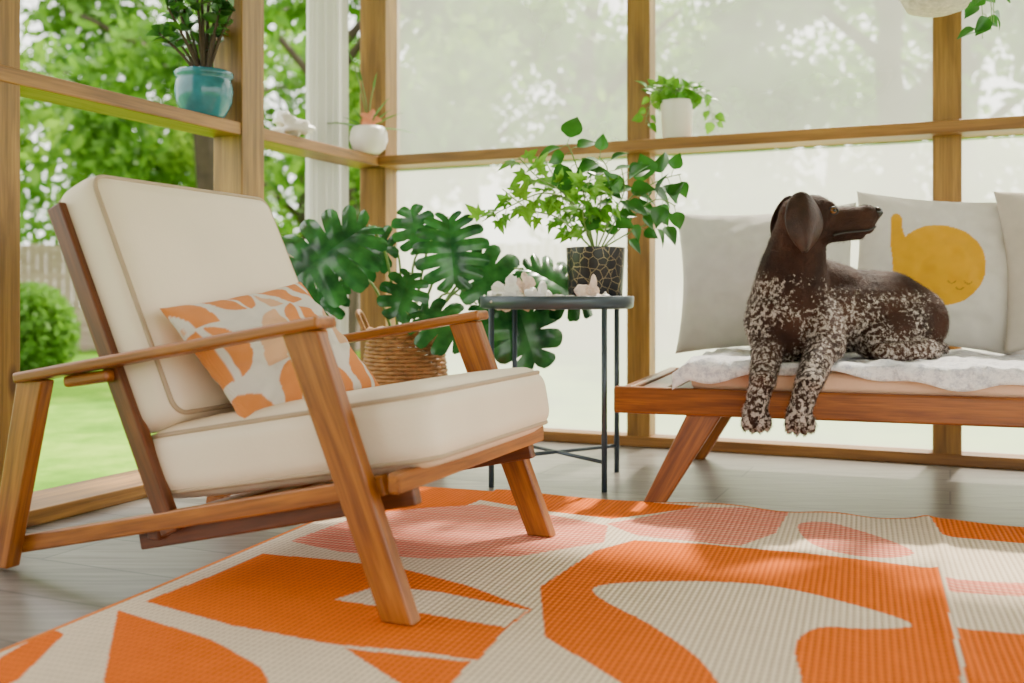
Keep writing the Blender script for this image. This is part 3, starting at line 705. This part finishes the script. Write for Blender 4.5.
ck=(p[:,2]>.56)&(p[:,2]<=.69)&(p[:,0]<.86); fl_[ck]=(-.05,.05,-1)
fl_=fl_+rng.normal(size=(NH,3))*.25; fl_=fl_-nn*(fl_*nn).sum(1)[:,None]; fl_/=np.linalg.norm(fl_,axis=1)[:,None]+1e-9
sd=np.cross(fl_,nn); Lh=(.0070+.0045*rng.random((NH,1)))*np.where(hd,.55,1)[:,None]
d_=fl_+nn*(.24+.14*rng.random((NH,1)))
V_=np.stack([p-sd*.0007-nn*.0008,p+sd*.0007-nn*.0008,p+d_*Lh],1).reshape(-1,3)
hm=bpy.data.meshes.new('coat'); hm.from_pydata(V_.tolist(),[],[(3*i,3*i+1,3*i+2) for i in range(NH)]); hm.update()
a_=hm.attributes.new('mask','FLOAT','POINT'); a_.data.foreach_set('value',np.repeat(maskf(p),3)); hm.materials.append(M_fur)
link(bpy.data.objects.new('coat',hm),dog)
M_brown=plain('liver_fur',(.034,.013,.008),.48,.5,22,.6,240,spec=.35); M_nose=plain('nose_leather',(.012,.008,.007),.25,.1); M_eye=plain('dog_eye',(.16,.07,.018),.03,.1); M_pup=plain('pupil',(.004,.004,.004),.03,.1)
for s,t in((-1,'near'),(1,'far')):
    vs=[];fs=[];n_=14;W=[.026,.036,.042,.046,.049,.051,.052,.051,.049,.045,.040,.033,.025,.015,.004]
    for i in range(n_+1):
        f=i/n_
        for j in range(9):
            q=(j-4)/4; x=.772-.022*f+W[i]*q+.012*f*f; z=.826-.146*f+.016*(1-q*q)*(1-f)**2-.010*q*(1-f); y=2.722+s*(.054+.044*math.sin(f*2.1)-.016*q*q+.014*math.sin(q*3.6+1.2)*f+.012*max(0,-q)*f)
            vs.append((x,y,z))
    for i in range(n_):
        for j in range(8): a=i*9+j; fs.append((a,a+1,a+10,a+9))
    mb=MB(); mb.add(vs,fs); o=mb.obj('ear_'+t,M_brown,dog); so=o.modifiers.new('s','SOLIDIFY'); so.thickness=.007; so.offset=0; su=o.modifiers.new('u','SUBSURF'); su.levels=2; su.render_levels=2
M_lid=plain('eyelid',(.008,.005,.004),.4,.1)
for s,t in((-1,'near'),(1,'far')):
    mb=MB(); ex,ey,ez=.850,2.718+s*.036,.793
    mb.sphere((ex,ey,ez),.0105,16,0); mb.sphere((ex+.0015,ey+s*.0062,ez+.0005),.0055,12,2)
    mb.tube([(ex+.0125*math.cos(a*.3927),ey+s*.004,ez+.0090*math.sin(a*.3927)) for a in range(16)],.0026,6,1,True); mb.obj('eye_'+t,[M_eye,M_lid,M_pup],dog)
mb=MB(); mb.sphere((.976,2.71,.791),(.016,.020,.016),16)
for s in(-1,1): mb.sphere((.984,2.71+s*.011,.789),(.006,.007,.006),8)
mb.obj('nose',M_nose,dog)
mb=MB(); mb.tube(spline([(.966,2.690,.752),(.945,2.681,.742),(.91,2.680,.738),(.875,2.681,.734),(.850,2.680,.728)],4),.0034,6); mb.obj('mouth',M_lid,dog)

# ------------------------------------------------------------ light
w=bpy.data.worlds.new('world'); scene.world=w; w.use_nodes=True; nt=w.node_tree; bg=nt.nodes['Background']
bg.inputs[0].default_value=(1,.975,.94,1); bg.inputs[1].default_value=4.2
sun=bpy.data.lights.new('sun','SUN'); sun.energy=14; sun.angle=R(3); sun.color=(1,.90,.74); so=bpy.data.objects.new('sun',sun)
d=Vector((-.45,-.75,-1.1)); so.rotation_euler=d.to_track_quat('-Z','Y').to_euler(); so.location=(3,5,8); link(so)

cam=bpy.data.cameras.new('camera'); cam.lens=35.58; cam.sensor_width=36; cam.shift_y=-.0454; cam.dof.use_dof=True; cam.dof.focus_distance=2.5; cam.dof.aperture_fstop=2.4
co=bpy.data.objects.new('camera',cam); co.location=(0,0,.57); co.rotation_euler=(R(90),0,0); link(co); scene.camera=co
